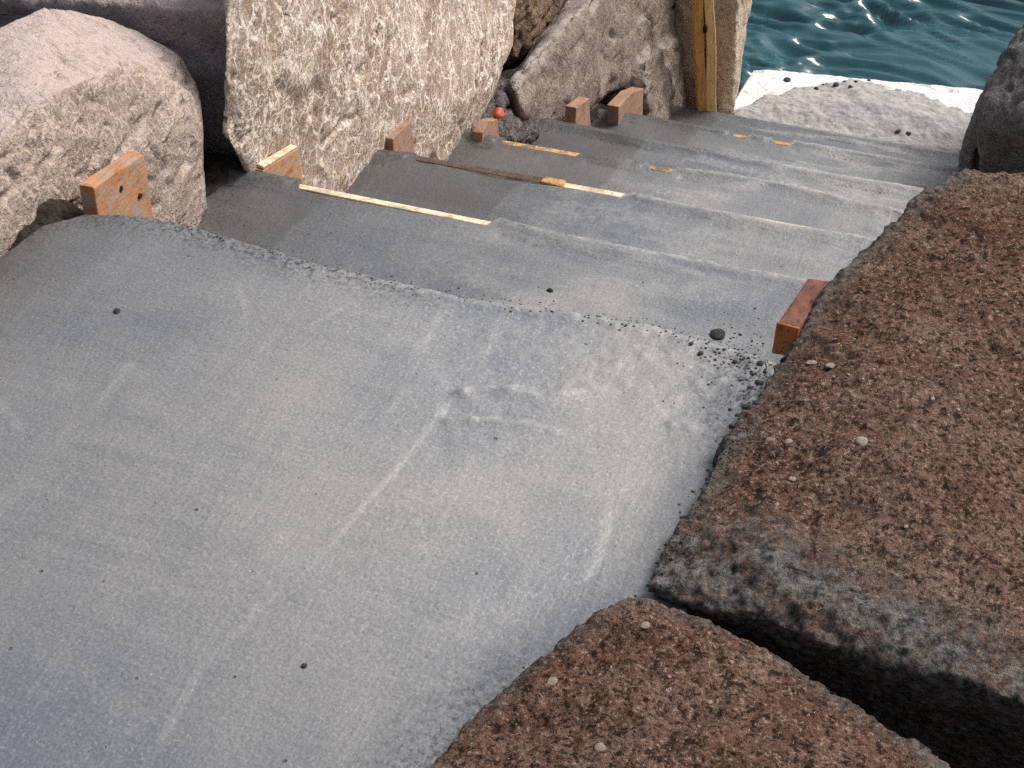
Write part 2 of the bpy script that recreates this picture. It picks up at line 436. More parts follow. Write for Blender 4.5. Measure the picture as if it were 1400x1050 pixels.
WZ = -2.16
wx = np.concatenate([-np.geomspace(700, 2.2, 26), np.arange(-2, 4.5, 0.018), np.geomspace(4.7, 700, 26)])
wy = np.concatenate([np.arange(2.8, 10.5, 0.014), np.geomspace(10.6, 1500, 60)])
X, Y = np.meshgrid(wx, wy, indexing='ij')
P = np.stack([X, Y, 0*X], -1).reshape(-1, 3)
def waves(P):
    q = P*np.array([1.0, 1.0, 1])
    ang = 0.22
    a = q[:, 0]*math.cos(ang)-q[:, 1]*math.sin(ang); b = q[:, 0]*math.sin(ang)+q[:, 1]*math.cos(ang)
    R = np.stack([a*0.36, b*1.20, 0*a], -1)+0.14*np.stack([vnoise(P*1.3, 5), vnoise(P*1.3, 6), 0*a], -1)
    w = fbm(R, 8.8, 2, 21, ridged=True, gain=0.35)
    gust = 0.55+0.6*sstep(-0.4, 0.4, vnoise(P*0.9, 44))
    big = vnoise(P*np.array([0.5, 0.8, 1])*0.9, 31)
    return gust*0.076*w+0.05*big
Z = waves(P).reshape(X.shape)
fade = sstep(60, 10, Y)*sstep(40, 6, np.abs(X))
me = mesh_np('sea', np.stack([X, Y, WZ+Z*fade], -1).reshape(-1, 3), grid_faces(*X.shape))
tag(link('sea', me, WATER), kind='structure')

# ------------------------------------------------------------------ staircase
stair = empty('concrete_staircase', (0.45, 1.8, -2.2))
tag(stair, 'freshly poured grey concrete steps with a wide landing, going down between boulders to the sea', 'steps')
SB = Vector(stair.location)

def nose(k, pts):
    """the plan line of nose k through surveyed points"""
    q = sorted([tuple(U(px, py, 'z', -RISE*(k-1))[:2]) for px, py in pts])
    return lambda x: np.interp(x, [a for a, b in q], [b for a, b in q])
NOSE = {1: nose(1, [(0, 345), (60, 303), (120, 289), (170, 290), (210, 294), (250, 303), (300, 317), (400, 346), (500, 372), (570, 388), (640, 403), (760, 420), (900, 443), (980, 466), (1045, 486)]),
        2: nose(2, [(420, 250), (445, 256), (560, 278), (680, 300), (770, 322), (860, 340), (980, 362), (1110, 386)]),
        3: nose(3, [(506, 206), (608, 217), (687, 236), (830, 258), (920, 278), (1050, 305), (1187, 328)]),
        4: nose(4, [(660, 186), (754, 200), (840, 216), (891, 226), (1000, 240), (1084, 256), (1220, 288)]),
        5: nose(5, [(790, 172), (812, 176), (960, 206), (1025, 219), (1250, 260)]),
        6: lambda x: 3.0+0*x, 7: lambda x: 3.6+0*x}
edge_y = NOSE[1]

def pl(pts, z=0.0): return [tuple(U(px, py, 'z', z)) for px, py in pts]

# landing
xs = np.arange(-0.34, 1.001, 0.0042); ts = np.linspace(0, 1, 300)
X = np.repeat(xs[:, None], len(ts), 1)
nz1 = lambda x, s, f: vnoise(np.stack([x*f, 0*x+3.3, 0*x], -1), s)
ye = edge_y(xs)+0.005*nz1(xs, 4, 12)+0.004*nz1(xs, 5, 40)
Y = -1.45+(ye[:, None]+1.45)*ts[None, :]
P = np.stack([X, Y, 0*X], -1).reshape(-1, 3)
Z = (0.0035*fbm(P, 3.5, 3, 1)+0.0013*fbm(P*np.array([0.6, 1.8, 1]), 16, 3, 2)+0.0007*fbm(P, 90, 2, 8)).reshape(X.shape)
pale = np.zeros(X.shape)
WOB = vnoise(P*9, 77).reshape(X.shape); WOB2 = vnoise(P*45, 78).reshape(X.shape)
def ridge(pts, h, w, step=0.0, reach=0.05, palef=0.5, s0=0.0):
    global Z, pale
    d, s, t = seg_dist(X+0.010*WOB, Y+0.010*np.roll(WOB, 37, 0), pl(pts))
    end = sstep(0, 0.10, t)*sstep(1, 0.6, t)
    ww = 0.62*w*(0.7+0.6*np.clip(WOB2+0.4, 0, 1.2)); brk = np.clip(0.95+0.5*np.roll(WOB, 90, 1), 0.7, 1.15)
    g = np.exp(-(d/ww)**2)*end*(0.7+0.5*WOB2)*brk
    Z = Z+h*g+step*s*np.exp(-d/reach)*end*np.tanh(d/0.004)
    pale = np.maximum(pale, 0.8*palef*np.clip(g*(0.75+0.6*WOB2), 0, 0.9))
ridge([(632, 536), (605, 565), (575, 600), (520, 665), (470, 725), (430, 768), (385, 806)], 0.0014, 0.0045, 0.0009, 0.05, 0.24)
ridge([(385, 806), (345, 838), (310, 878), (285, 905), (240, 975), (205, 1035)], 0.0008, 0.005, 0.0005, 0.05, 0.12)
ridge([(285, 890), (265, 930), (235, 985), (205, 1035)], 0.0007, 0.007, 0, 0.05, 0.22)
ridge([(618, 540), (650, 528), (700, 533), (740, 541), (800, 528), (860, 538)], 0.0075, 0.016, 0.0042, 0.05, 1.0)
ridge([(600, 578), (640, 576), (690, 580), (745, 583), (800, 590)], 0.0066, 0.014, 0.0036, 0.05, 1.0)
ridge([(905, 578), (930, 574), (955, 582), (1000, 596)], 0.0045, 0.014, 0.003, 0.04, 0.45)
ridge([(840, 735), (800, 785), (770, 840), (745, 890)], 0.0006, 0.004, 0.0002, 0.04, 0.15)
ridge([(835, 690), (815, 760), (790, 800)], 0.0005, 0.006, 0.0006, 0.04, 0.25)
ridge([(560, 525), (535, 550), (510, 580)], 0.0012, 0.012, 0, 0.04, 0.4)
ridge([(390, 720), (365, 750), (345, 778)], 0.001, 0.012, 0, 0.04, 0.3)
ridge([(180, 490), (150, 530), (110, 575)], 0.0012, 0.010, 0.0006, 0.05, 0.2)
ridge([(325, 380), (338, 420), (330, 470)], -0.0012, 0.006, 0.0008, 0.05, 0.0)
ridge([(0, 545), (20, 570), (25, 610)], 0.0015, 0.006, 0.0006, 0.05, 0.2)
ridge([(640, 418), (610, 432), (585, 465), (555, 495)], -0.0013, 0.004, 0.0007, 0.05, 0.0)
ridge([(570, 395), (500, 412), (440, 440), (395, 475)], -0.0012, 0.005, 0.0008, 0.06, 0.0)
ridge([(935, 735), (915, 760), (905, 800)], 0.0035, 0.008, 0.0, 0.05, 0.35)
for k in range(26):                                    # short float marks
    cx, cy = random.uniform(20, 880), random.uniform(400, 1030); L = random.uniform(14, 50); a = random.choice([-1, 1])*random.uniform(0.0, 0.25)+(2.2 if random.random() < .4 else 0)
    ridge([(cx-L*math.cos(a), cy-L*math.sin(a)), (cx, cy), (cx+L*math.cos(a), cy+L*math.sin(a))], random.uniform(0.0004, 0.0011), 0.004, random.uniform(-.0005, .0005), 0.03, random.uniform(0, 0.2))
# rough lip towards the right end of the nose, a shallow channel beside the brown stones, soft left corner
lip = sstep(-0.24, -0.03, Y)*sstep(0.45, 0.75, X)
R3 = fbm(P, 42, 3, 12).reshape(X.shape); R4 = fbm(P, 95, 2, 13).reshape(X.shape)
Z = Z+lip*(0.0032*R3+0.0022*R4)
pale = np.maximum(pale, 0.75*sstep(-0.03, 0.0, Y-ye[:, None])*sstep(0.3, 0.55, X)*np.clip(0.6+R3, 0, 1))  # bright nose edge, highlight of the lip painted into the colour
pale = np.maximum(pale, lip*0.5*sstep(0.1, 0.5, R3))
rim_x = np.interp(Y, [-1.45, -0.8, -0.62, -0.47, -0.186, 0.01], [0.60, 0.80, 0.868, 0.955, 0.985, 0.995])
dr = rim_x-X
Z = Z-0.006*np.exp(-((dr-0.05)/0.06)**2)*sstep(-0.75, -0.55, Y)*sstep(0.0, -0.1, Y)
Z = Z-0.03*sstep(0.0, -0.20, X+0.03)**2*sstep(-0.5, 0.0, Y)
Z = Z+0.05*sstep(-0.14, -0.30, X+0.10*sstep(-0.3, -1.2, Y))
Z = Z-0.011*sstep(-0.010, 0.0, Y-ye[:, None])**2
Z = Z+0.004*np.exp(-((Y-ye[:, None]+0.018)/0.012)**2)*sstep(0.3, 0.6, X)
dcx, dcy = U(700, 560, 'z', 0.0)[:2]
bright_tone = sstep(0.62, 0.05, np.hypot((X-dcx)*1.0, (Y-dcy)*0.8)+0.10*fbm(P, 2.2, 3, 91).reshape(X.shape))*sstep(0.0, 0.12, dr)+0.35*sstep(0.15, 0.5, X)*sstep(-0.2, 0.0, Y)  # brighter light on the centre right, painted into the concrete colour
bright_tone = np.clip(bright_tone, 0, 1)
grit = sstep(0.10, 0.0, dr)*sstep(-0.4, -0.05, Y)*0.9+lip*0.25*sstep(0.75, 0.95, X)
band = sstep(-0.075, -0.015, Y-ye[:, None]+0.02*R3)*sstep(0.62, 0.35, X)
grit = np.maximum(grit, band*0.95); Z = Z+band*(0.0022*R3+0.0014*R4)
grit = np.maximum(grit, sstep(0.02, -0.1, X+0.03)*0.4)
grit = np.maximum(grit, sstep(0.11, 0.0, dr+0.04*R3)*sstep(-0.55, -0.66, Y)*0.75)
dark_tone = np.clip(0.75*sstep(0.12, -0.16, X+0.05*WOB)*sstep(-0.7, -0.05, Y+0.08*WOB), 0, 1)  # shade beside the leftmost boulder, painted into the concrete colour
V, F, nt = height_block('landing', X, Y, Z, -0.34)
def put(a, n): o = np.zeros(n); o[:a.size] = a.ravel(); return o
me = mesh_np('landing', V-np.array(SB), F)
for nm, a in (('pale', pale), ('dark_tone', dark_tone), ('grit', grit), ('bright_tone', bright_tone)): attr(me, nm, put(a, len(V)))
link('landing', me, CONC, stair)
LAND_T = dict(xs=xs, ts=ts, ye=ye, Z=Z)

# steps: k = 2..7
TH_B = 0.021
bare = {2: [(0.0, 0.37)], 3: [(-0.02, 0.45)], 4: [(-0.03, 0.17), (0.36, 0.41)], 5: [], 6: [(0.33, 0.37), (0.46, 0.51)], 7: []}
dark_x = {2: 0.0, 3: 0.17, 4: 0.23, 5: 0.14, 6: 0.16, 7: 0.10}
for k in range(2, 8):
    tz = -RISE*(k-1); y1 = TREAD*(k-1); y0 = y1-TREAD-0.02
    xs = np.arange(-0.34, 1.20, 0.0062); ts = np.concatenate([np.linspace(0, 0.9, 95), np.linspace(0.903, 1, 34)])
    yl = NOSE[k](xs)
    ye = yl+0.014+0.002*nz1(xs, 4+k, 9)+0.003*nz1(xs, 15+k, 33)+0.002*nz1(xs, 33+k, 2.5)
    b = np.zeros_like(xs)
    for a0, a1 in bare[k]:
        b = np.maximum(b, sstep(a0-0.01, a0+0.004, xs+0.012*nz1(xs, 60+k, 30))*sstep(a1+0.012, a1-0.004, xs+0.012*nz1(xs, 70+k, 30)))
    ye = ye*(1-b)+(yl-TH_B+0.003*nz1(xs, 90+k, 30))*b
    X = np.repeat(xs[:, None], len(ts), 1); ys_ = (NOSE[k-1](xs)-0.02)[:, None]; Y = ys_+(ye[:, None]-ys_)*ts[None, :]
    P = np.stack([X, Y, 0*X+k*5.7], -1).reshape(-1, 3); sh = X.shape
    rg = fbm(P*np.array([0.55, 1.5, 1]), 9, 4, 2+k).reshape(sh)
    Z = tz+(0.004*fbm(P, 3.2, 3, 1+k)).reshape(sh)+0.0018*rg+(0.0008*fbm(P, 70, 2, 8)).reshape(sh)
    rr = fbm(P*np.array([0.35, 1.3, 1]), 7, 3, 50+k, ridged=True).reshape(sh)
    far = 0.35+0.65*(k-2)/5
    Z = Z+far*(0.006*sstep(0.40, 0.85, rr)+0.003*rg)*sstep(0.15, 0.4, X)
    pale = 0.45*far*sstep(0.5, 0.85, rr)*sstep(0.15, 0.4, X)
    dn = Y-ye[:, None]
    dl = Y-(yl+0.008)[:, None]; cov = 1-sstep(0.0, 0.25, np.array([np.convolve(b, np.ones(9)/9, 'same')]).T)
    Z = Z-0.008*sstep(-0.008, 0, dn)**2*cov-0.003*sstep(-0.006, 0, dn)**2+cov*(0.0065*np.exp(-((dl+0.018)/0.013)**2)*(0.7+0.8*rg)-0.006*np.exp(-((dl+0.055)/0.014)**2)*(0.5+1.3*rg))
    # bright line along the nose, a painted highlight where the lip catches light
    pale = np.maximum(pale, (0.6+0.35*rg)*sstep(-0.03, -0.008, dn)*(1-b[:, None])*sstep(0.3, 0.5, X))
    wx_ = dark_x[k]+0.25*(Y-(y1-TREAD))*0.4
    dark_tone = 0.55*sstep(wx_+0.010, wx_-0.010, X+0.008*rg)+0.45*sstep(wx_+0.16, wx_-0.10, X+0.04*rg)  # tread colour darker to the left of a slanting line
    pale = np.maximum(pale, 0.35*np.exp(-((X+0.008*rg-wx_)/0.0035)**2)*np.clip(0.4+1.2*rg, 0, 1))
    dark_tone = np.clip(dark_tone*(0.58+0.3*rg)+0.18*sstep(0.6, 0.1, X+0.1*rg), 0, 1)
    grit = 0.75*sstep(-0.05, -0.01, dn)*sstep(0.7, 0.3, X)*(1-0.6*b[:, None])+0.8*cov*np.exp(-((dl+0.052)/0.014)**2)*sstep(-0.1, 0.3, rg)+0.9*sstep(0.16, 0.0, Y-ys_)*sstep(-0.35, 0.25, rg)+0.55*sstep(0.0, -0.12, X)+0.5*sstep(0.90, 1.0, X)+0.6*sstep(0.05, 0.0, Y-ys_)  # grit, plus painted shade at the riser foot and in the groove
    bright_tone = np.clip(0.55*sstep(0.3, 0.7, X+0.1*rg)*(0.6+0.5*rr), 0, 1)  # right part of the tread gets a brighter colour
    V, F, nt = height_block('step', X, Y, Z, tz-0.33)
    me = mesh_np('step', V-np.array(SB), F)
    for nm, a in (('pale', np.clip(pale, 0, 1)), ('dark_tone', dark_tone), ('grit', grit), ('bright_tone', bright_tone)): attr(me, nm, put(a, len(V)))
    link('step', me, CONC, stair)

# ------------------------------------------------------------------ platform by the water
plat = empty('concrete_platform', (0.6, 3.95, -2.6))
tag(plat, 'whitish concrete block at the foot of the steps, half covered in rough grey mortar', 'platform')
PB = np.array(plat.location)
PZ = -1.9
xs = np.linspace(0.165, 1.12, 200); ys0 = np.linspace(0, 1, 150)
X = np.repeat(xs[:, None], 150, 1)
yfar = np.interp(xs, [0.165, 0.22, 0.6, 1.0, 1.12], [4.14, 4.165, 4.215, 4.275, 4.29])+0.006*nz1(xs, 3, 14)+0.004*nz1(xs, 6, 40)
Y = 3.61+(yfar[:, None]-3.61)*ys0[None, :]
X = X+0.05*(Y-4.16)*sstep(0.5, 0.165, X)*1.1
P = np.stack([X, Y, 0*X], -1).reshape(-1, 3); sh = X.shape
Z = PZ+0.004*fbm(P, 6, 3, 5).reshape(sh)+0.0015*fbm(P, 50, 2, 6).reshape(sh)-0.012*sstep(-0.02, 0, Y-yfar[:, None])
V, F, _ = height_block('slab', X, Y, Z, -2.5)
link('slab', mesh_np('slab', V-PB, F), WHITE, plat)
poly = pl([(985, 150), (1004, 152), (1030, 137), (1058, 128), (1085, 121), (1110, 120), (1135, 111), (1165, 108), (1192, 113), (1215, 120), (1245, 124), (1275, 134), (1300, 146), (1320, 153), (1345, 154), (1345, 230), (985, 175)], PZ)
xs = np.linspace(0.15, 1.12, 240); ys = np.linspace(3.61, 4.27, 190)
X, Y = np.meshgrid(xs, ys, indexing='ij'); Y = 3.61+(Y-3.61)*((np.interp(xs, [0.15, 0.22, 0.6, 1.0, 1.12], [4.10, 4.13, 4.18, 4.24, 4.25])-3.61)/(4.27-3.61))[:, None]
X = X+0.055*(Y-4.16)*sstep(0.5, 0.165, X)*1.1+0.004
P = np.stack([X, Y, 0*X], -1).reshape(-1, 3); sh = X.shape
d, _, _ = seg_dist(X, Y, poly+[poly[0]])
n1 = fbm(P, 13, 4, 9).reshape(sh); n2 = fbm(P, 55, 3, 19).reshape(sh)
sd = np.where(in_poly(X, Y, poly), d, -d)+0.03*n1+0.012*n2
Z = PZ-0.02+0.045*sstep(-0.01, 0.05, sd)+0.035*sstep(0.03, 0.25, sd)+sstep(0.0, 0.04, sd)*(0.010*n1+0.003*n2)
V, F, _ = height_block('mortar_topping', X, Y, Z, PZ-0.05)
link('mortar_topping', mesh_np('mortar_topping', V-PB, F), TOPPING, plat)

# ------------------------------------------------------------------ form boards in the noses
ORD = {2: 'second', 3: 'third', 4: 'fourth', 6: 'sixth'}
def box_bm(size, bevel=0.002, seed=0, jit=0.0015):
    bm = bmesh.new(); bmesh.ops.create_cube(bm, size=1.0)
    for v in bm.verts: v.co = Vector((v.co.x*size[0], v.co.y*size[1], v.co.z*size[2]))
    rng = random.Random(seed)
    for v in bm.verts: v.co += Vector([rng.uniform(-jit, jit) for _ in range(3)])
    bmesh.ops.bevel(bm, geom=bm.edges[:], offset=bevel, segments=2, affect='EDGES', profile=0.5)
    return bm
def bm_obj(name, bm, mat, parent=None, loc=None, smooth=False):
    me = bpy.data.meshes.new(name); bm.to_mesh(me); bm.free()
    me.polygons.foreach_set('use_smooth', np.full(len(me.polygons), smooth))
    return link(name, me, mat, parent, loc)
BL = {2: 'pale form board with a long bright sawn edge, let into the nose below the landing',
      3: 'form board with a muddy left half, an orange splinter and a bright right half',
      4: 'muddy form board mostly hidden by concrete, in the nose beside the red tipped wedge',
      6: 'form board near the platform, showing only as two short yellowish chips'}
for k in (2, 3, 4, 6):
    tz = -RISE*(k-1); y1 = TREAD*(k-1)
    bm = box_bm((0.92, TH_B-0.003, 0.26), 0.002, k)
    ya, yb = float(NOSE[k](np.array([0.02]))[0]), float(NOSE[k](np.array([0.42]))[0])
    an = math.atan2(yb-ya, 0.40)
    o = bm_obj('form_board', bm, BOARD_W if k in (2, 3) else BOARD_O, None, (0.42, yb-TH_B/2-0.0005, tz-0.002-0.13))
    o.rotation_euler = (0, 0, an)
    tag(o, BL[k], 'form board', 'form boards in the step noses')
    if k == 3:                                       # mud smeared along its left end, an orange splinter
        bm = box_bm((0.30, TH_B-0.004, 0.003), 0.001, 31)
        bm_obj('mud_smear', bm, mat_plain('red_brown_mud', (0.070, 0.056, 0.050), (0.13, 0.090, 0.074), 50, 0.9, 0.004), o, (-0.30, 0, 0.1305))
        bm = box_bm((0.050, TH_B+0.002, 0.008), 0.003, 33, 0.003)
        bm_obj('splinter', bm, BOARD_O, o, (-0.125, -0.002, 0.131))

# ------------------------------------------------------------------ cleats (short lumber offcuts holding the forms)
def cleat(label, front, x, thick, mat, drop=0.05, dxt=0.0, holes=(), end=None, group='lumber offcuts wedged against the left boulders', tilt=0.0):
    P_ = [U(px, py, 'x', x) for px, py in front]
    base = np.array([x-thick/2, np.mean([p[1] for p in P_]), min(p[2] for p in P_)])
    t = empty('lumber_offcut', tuple(base)); tag(t, label, 'lumber offcut', group)
    bm = bmesh.new()
    zb = min(p[2] for p in P_)
    P_ = [np.array([p[0], p[1], p[2]-(drop if i >= len(P_)-2 else 0)]) for i, p in enumerate(P_)]
    fr = [bm.verts.new(Vector(p-base)+Vector((tilt*(p[2]-base[2]), 0, 0))) for p in P_]
    bk = [bm.verts.new(v.co+Vector((-thick, dxt, 0))) for v in fr]
    n = len(fr)
    bm.faces.new(fr); bm.faces.new(bk[::-1])
    for i in range(n): bm.faces.new((fr[i], bk[i], bk[(i+1) % n], fr[(i+1) % n]))
    bmesh.ops.recalc_face_normals(bm, faces=bm.faces)
    bmesh.ops.bevel(bm, geom=bm.edges[:], offset=0.0025, segments=2, affect='EDGES', profile=0.5)
    bmesh.ops.subdivide_edges(bm, edges=[e for e in bm.edges if e.calc_length() > 0.012], cuts=4, use_grid_fill=True)
    bm.normal_update()
    co = np.array([v.co[:] for v in bm.verts])+base
    dd = 0.0016*fbm(co, 45, 2, 5)+0.0012*fbm(co*np.array([1, 0.3, 1]), 160, 2, 6)
    for v, d_ in zip(bm.verts, dd): v.co += v.normal*float(d_)
    bm_obj('block', bm, mat, t)
    for px, py in holes:
        p = U(px, py, 'x', x)-base
        b2 = bmesh.new(); bmesh.ops.create_cone(b2, cap_ends=True, segments=14, radius1=0.0045, radius2=0.0045, depth=0.004, matrix=Matrix.Translation(Vector(p)+Vector((tilt*p[2], 0, 0))) @ Matrix.Rotation(math.pi/2, 4, 'Y'))
        bm_obj('nail_hole', b2, HOLE, t)
    return t
cleat('orange brown wooden block with two dark nail holes against the leftmost boulder', [(128, 256), (197, 210), (210, 297), (131, 290)], -0.055, 0.027, CLEAT, 0.2, holes=[(165, 258), (191, 268)])
t2 = cleat('reddish wedge of lumber with a pale top edge under the big veined boulder', [(360, 233), (408, 202), (423, 247), (345, 244)], -0.088, 0.045, CLEAT, 0.22)
pts = [U(362, 230, 'x', -0.087), U(408, 201, 'x', -0.087)]
strip = box_bm((0.017, float(np.linalg.norm(pts[1]-pts[0])), 0.006), 0.0015, 5)
s = bm_obj('pale_top_edge', strip, BOARD_W, t2)
mid = (pts[0]+pts[1])/2-np.array(t2.location); dv = Vector(pts[1]-pts[0])
s.location = Vector(mid)+Vector((-0.010, 0, 0.001)); s.rotation_euler = (math.atan2(dv.z, dv.y), 0, 0)
cleat('pinkish lumber offcut standing in a notch at the base of the big veined boulder', [(537, 190), (562, 166), (578, 206), (538, 205)], -0.092, 0.038, CLEAT_P, 0.22)
t4 = cleat('small pinkish wedge with a red tip below the jagged dark stone', [(660, 182), (668, 166), (681, 163), (689, 193), (659, 190)], -0.075, 0.028, CLEAT_P, 0.2)
bm = bmesh.new(); bmesh.ops.create_icosphere(bm, subdivisions=3, radius=0.0155)
for v in bm.verts: v.co *= 1+0.16*math.sin(v.co.x*190+1)*math.sin(v.co.z*160)+0.08*math.sin(v.co.y*260)
s = bm_obj('red_tip', bm, RED, t4, tuple(U(681, 156, 'x', -0.085)-np.array(t4.location)), True)
cleat('squat tan lumber offcut with a bright sawn end at the mouth of the hollow', [(788, 147), (806, 134), (814, 174), (785, 176)], -0.04, 0.034, CLEAT_P, 0.2)
cleat('shadowed brown lumber offcut inside the hollow under the grey boulder', [(846, 146), (864, 127), (880, 121), (880, 162), (846, 162)], -0.035, 0.04, CLEAT_P, 0.2)

# right hand stub: lies along the steps between the nose and the brown slab
t = empty('lumber_offcut', (1.0, 0.14, -0.05)); tag(t, 'dark red lumber stub lying in mortar on the right, against the large brown slab', 'lumber offcut')
bm = box_bm((0.034, 0.185, 0.048), 0.004, 9, 0.003)
o = bm_obj('block', bm, CLEAT_D, t); 
A_, B_ = U(1082, 437, 'y', 0.05), U(1117, 386, 'y', 0.20)
dv = Vector(B_-A_); midp = Vector((A_+B_)/2)
rot = dv.to_track_quat('Y', 'Z')
o.rotation_mode = 'QUATERNION'; o.rotation_quaternion = rot
bm = None
o.location = midp-Vector(t.location)+rot @ Vector((0, 0, -0.024))
bm = box_bm((0.031, 0.004, 0.044), 0.001, 10, 0.001)
e = bm_obj('sawn_end', bm, mat_wood('rusty_end_grain', (0.36, 0.10, 0.03), (0.42, 0.15, 0.05), (0.15, 0.05, 0.02), (3, 3, 3)), t)
e.rotation_mode = 'QUATERNION'; e.rotation_quaternion = rot
e.location = midp-Vector(t.location)+rot @ Vector((0, -0.0945, -0.024))

# ------------------------------------------------------------------ upright stake by the water
st = empty('timber_stake', (0.09, 3.68, -1.86)); tag(st, 'upright orange pine timber standing against the pale stone at the foot of the steps', 'timber')
top = U(960, -60, 'y', 3.62); bot = U(966, 160, 'y', 3.62)
axis = Vector(top-bot); L = axis.length
zx = axis.normalized(); xx = Vector((0.93, 0.36, 0)); xx = (xx-zx*xx.dot(zx)).normalized(); yx = zx.cross(xx)
q = Matrix((xx, yx, zx)).transposed().to_quaternion()
for nm, off, w, th, mt in (('plank', 0.018, 0.033, 0.060, STAKE), ('edge_plank', -0.018, 0.032, 0.052, STAKE_D)):
    bm = box_bm((w, th, L), 0.003, 3, 0.003)
    bmesh.ops.subdivide_edges(bm, edges=[e for e in bm.edges if e.calc_length() > 0.3], cuts=20)
    for v in bm.verts:
        v.co.x += 0.003*math.sin(v.co.z*13+off*90); v.co.y += 0.002*math.sin(v.co.z*21)
    o = bm_obj(nm, bm, mt, st); o.rotation_mode = 'QUATERNION'; o.rotation_quaternion = q
    o.location = Vector((top+bot)/2)-Vector(st.location)+q @ Vector((off, 0, 0))
bm = bmesh.new(); bmesh.ops.create_icosphere(bm, subdivisions=2, radius=0.009)
for v in bm.verts: v.co.z *= 1.9
kp = U(964, 40, 'y', 3.588)
bm_obj('knot', bm, HOLE, st, tuple(kp-np.array(st.location)), True)

# ------------------------------------------------------------------ boulders
def D_fbm(a, s, o, seed, ridged=False, sc=(1, 1, 1)):
    return lambda V, N: a*fbm(V*np.array(sc), s, o, seed, ridged)
def D_facet(a, s, seed):
    def f(V, N):
        W = V+0.03*np.stack([vnoise(V*6, seed+1), vnoise(V*6, seed+2), vnoise(V*6, seed+3)], -1)
        d1, d2, i = worley(W*s, seed); return a*(i-0.5)*sstep(0.0, 0.16, d2-d1)
    return f
def D_crack(a, s, seed, sc=(1, 1, 1), th=0.72):
    def f(V, N):
        r = fbm(V*np.array(sc)+0.05*np.stack([vnoise(V*7, seed+1), vnoise(V*7, seed+2), vnoise(V*7, seed+3)], -1), s, 2, seed, True)
        return -a*sstep(th, 0.98, r)
    return f
ux = lambda px, py, x: U(px, py, 'x', x)
uy = lambda px, py, y: U(px, py, 'y', y)
uz = lambda px, py, z: U(px, py, 'z', z)

# leftmost boulder
A = [ux(230, 292, -0.11)+[0, 0, -0.03], ux(280, 240, -0.12), ux(275, 185, -0.12), ux(271, 125, -0.15), ux(250, 80, -0.20), ux(160, 92, -0.165), ux(40, 138, -0.16), ux(0, 190, -0.145),
     ux(250, 86, -0.26), ux(205, 52, -0.33), ux(150, 24, -0.36), ux(62, 4, -0.36), ux(0, 36, -0.36), ux(100, 279, -0.125), ux(50, 294, -0.14), ux(0, 314, -0.145),
     (-0.16, -0.45, -0.05), (-0.15, -0.5, 0.12), (-0.40, -0.5, 0.15), (-0.12, 0.36, -0.42), (-0.15, -0.1, -0.45), (-0.55, 0.5, -0.5), (-0.62, -0.4, -0.5), (-0.58, 0.3, -0.05), (-0.60, -0.3, 0.0), (-0.18, -0.45, -0.45), (-0.16, 0.50, -0.45)]
rock('boulder', 'leftmost boulder, lavender grey with a flat pale top, beside the landing', [A], ROCK_A, 0.0060, 11, 3,
     [D_fbm(0.008, 4, 3, 11), D_facet(0.006, 6, 12), D_crack(0.009, 9, 13, (0.45, 0.6, 2.2), 0.8), D_fbm(0.0028, 34, 4, 14)])

# big veined boulder
B = [ux(306, -10, -0.09), ux(318, 100, -0.085), ux(304, 185, -0.10), ux(338, 240, -0.115), ux(432, 252, -0.12), ux(505, 204, -0.13), ux(600, 184, -0.13), ux(642, 142, -0.11), ux(675, 95, -0.13), ux(702, 62, -0.15), ux(708, 0, -0.17), ux(712, -90, -0.20),
     ux(312, -160, -0.15), ux(520, -170, -0.16), (-0.25, 1.9, -0.25),
     (-0.45, 1.45, -0.15), (-0.45, 1.4, -0.6), (-0.75, 2.1, -0.6), (-0.7, 2.2, -1.1), (-0.13, 0.85, -0.75), (-0.16, 1.6, -1.1), (-0.4, 1.8, -0.15)]
rock('boulder', 'huge upright tan boulder netted with white veins, in the middle of the left bank', [B], ROCK_B, 0.008, 21, 5,
     [D_fbm(0.016, 3.2, 3, 21), D_facet(0.012, 5.5, 22), D_crack(0.010, 6, 23, th=0.8), D_fbm(0.0030, 28, 4, 24)])

# dark stone wedged behind the first two
Cc = [uy(95, 16, 0.70), uy(180, 20, 0.68), uy(325, 18, 0.66), uy(330, 190, 0.66), uy(275, 250, 0.67), uy(90, -45, 0.95), uy(330, -55, 0.95), uy(100, 120, 0.72), (-0.75, 0.72, -0.1), (-0.75, 0.75, -0.6), (-0.15, 0.68, -0.55), (-0.8, 1.1, -0.7), (-0.25, 1.1, -0.7), (-0.8, 1.05, -0.05)]
rock('boulder', 'dark purplish stone in shadow, wedged between the leftmost boulder and the big veined one', [Cc], ROCK_C, 0.009, 31, 4,
     [D_fbm(0.018, 5, 3, 31), D_facet(0.014, 8, 32), D_fbm(0.006, 28, 3, 34)])
# black stone in the far left corner
K = [uy(-40, -30, 1.1), uy(60, -30, 1.15), uy(70, 30, 1.15), uy(-40, 60, 1.05), (-1.2, 1.1, -0.9), (-0.6, 1.3, -0.9), (-1.2, 1.7, -0.9), (-0.6, 1.7, -0.9), (-1.2, 1.7, -0.3), (-0.7, 1.7, -0.3)]
rock('boulder', 'near black stone peeping over the leftmost boulder in the top left corner', [K], JAG, 0.014, 35, 4, [D_fbm(0.02, 5, 3, 36), D_fbm(0.006, 26, 3, 37)])

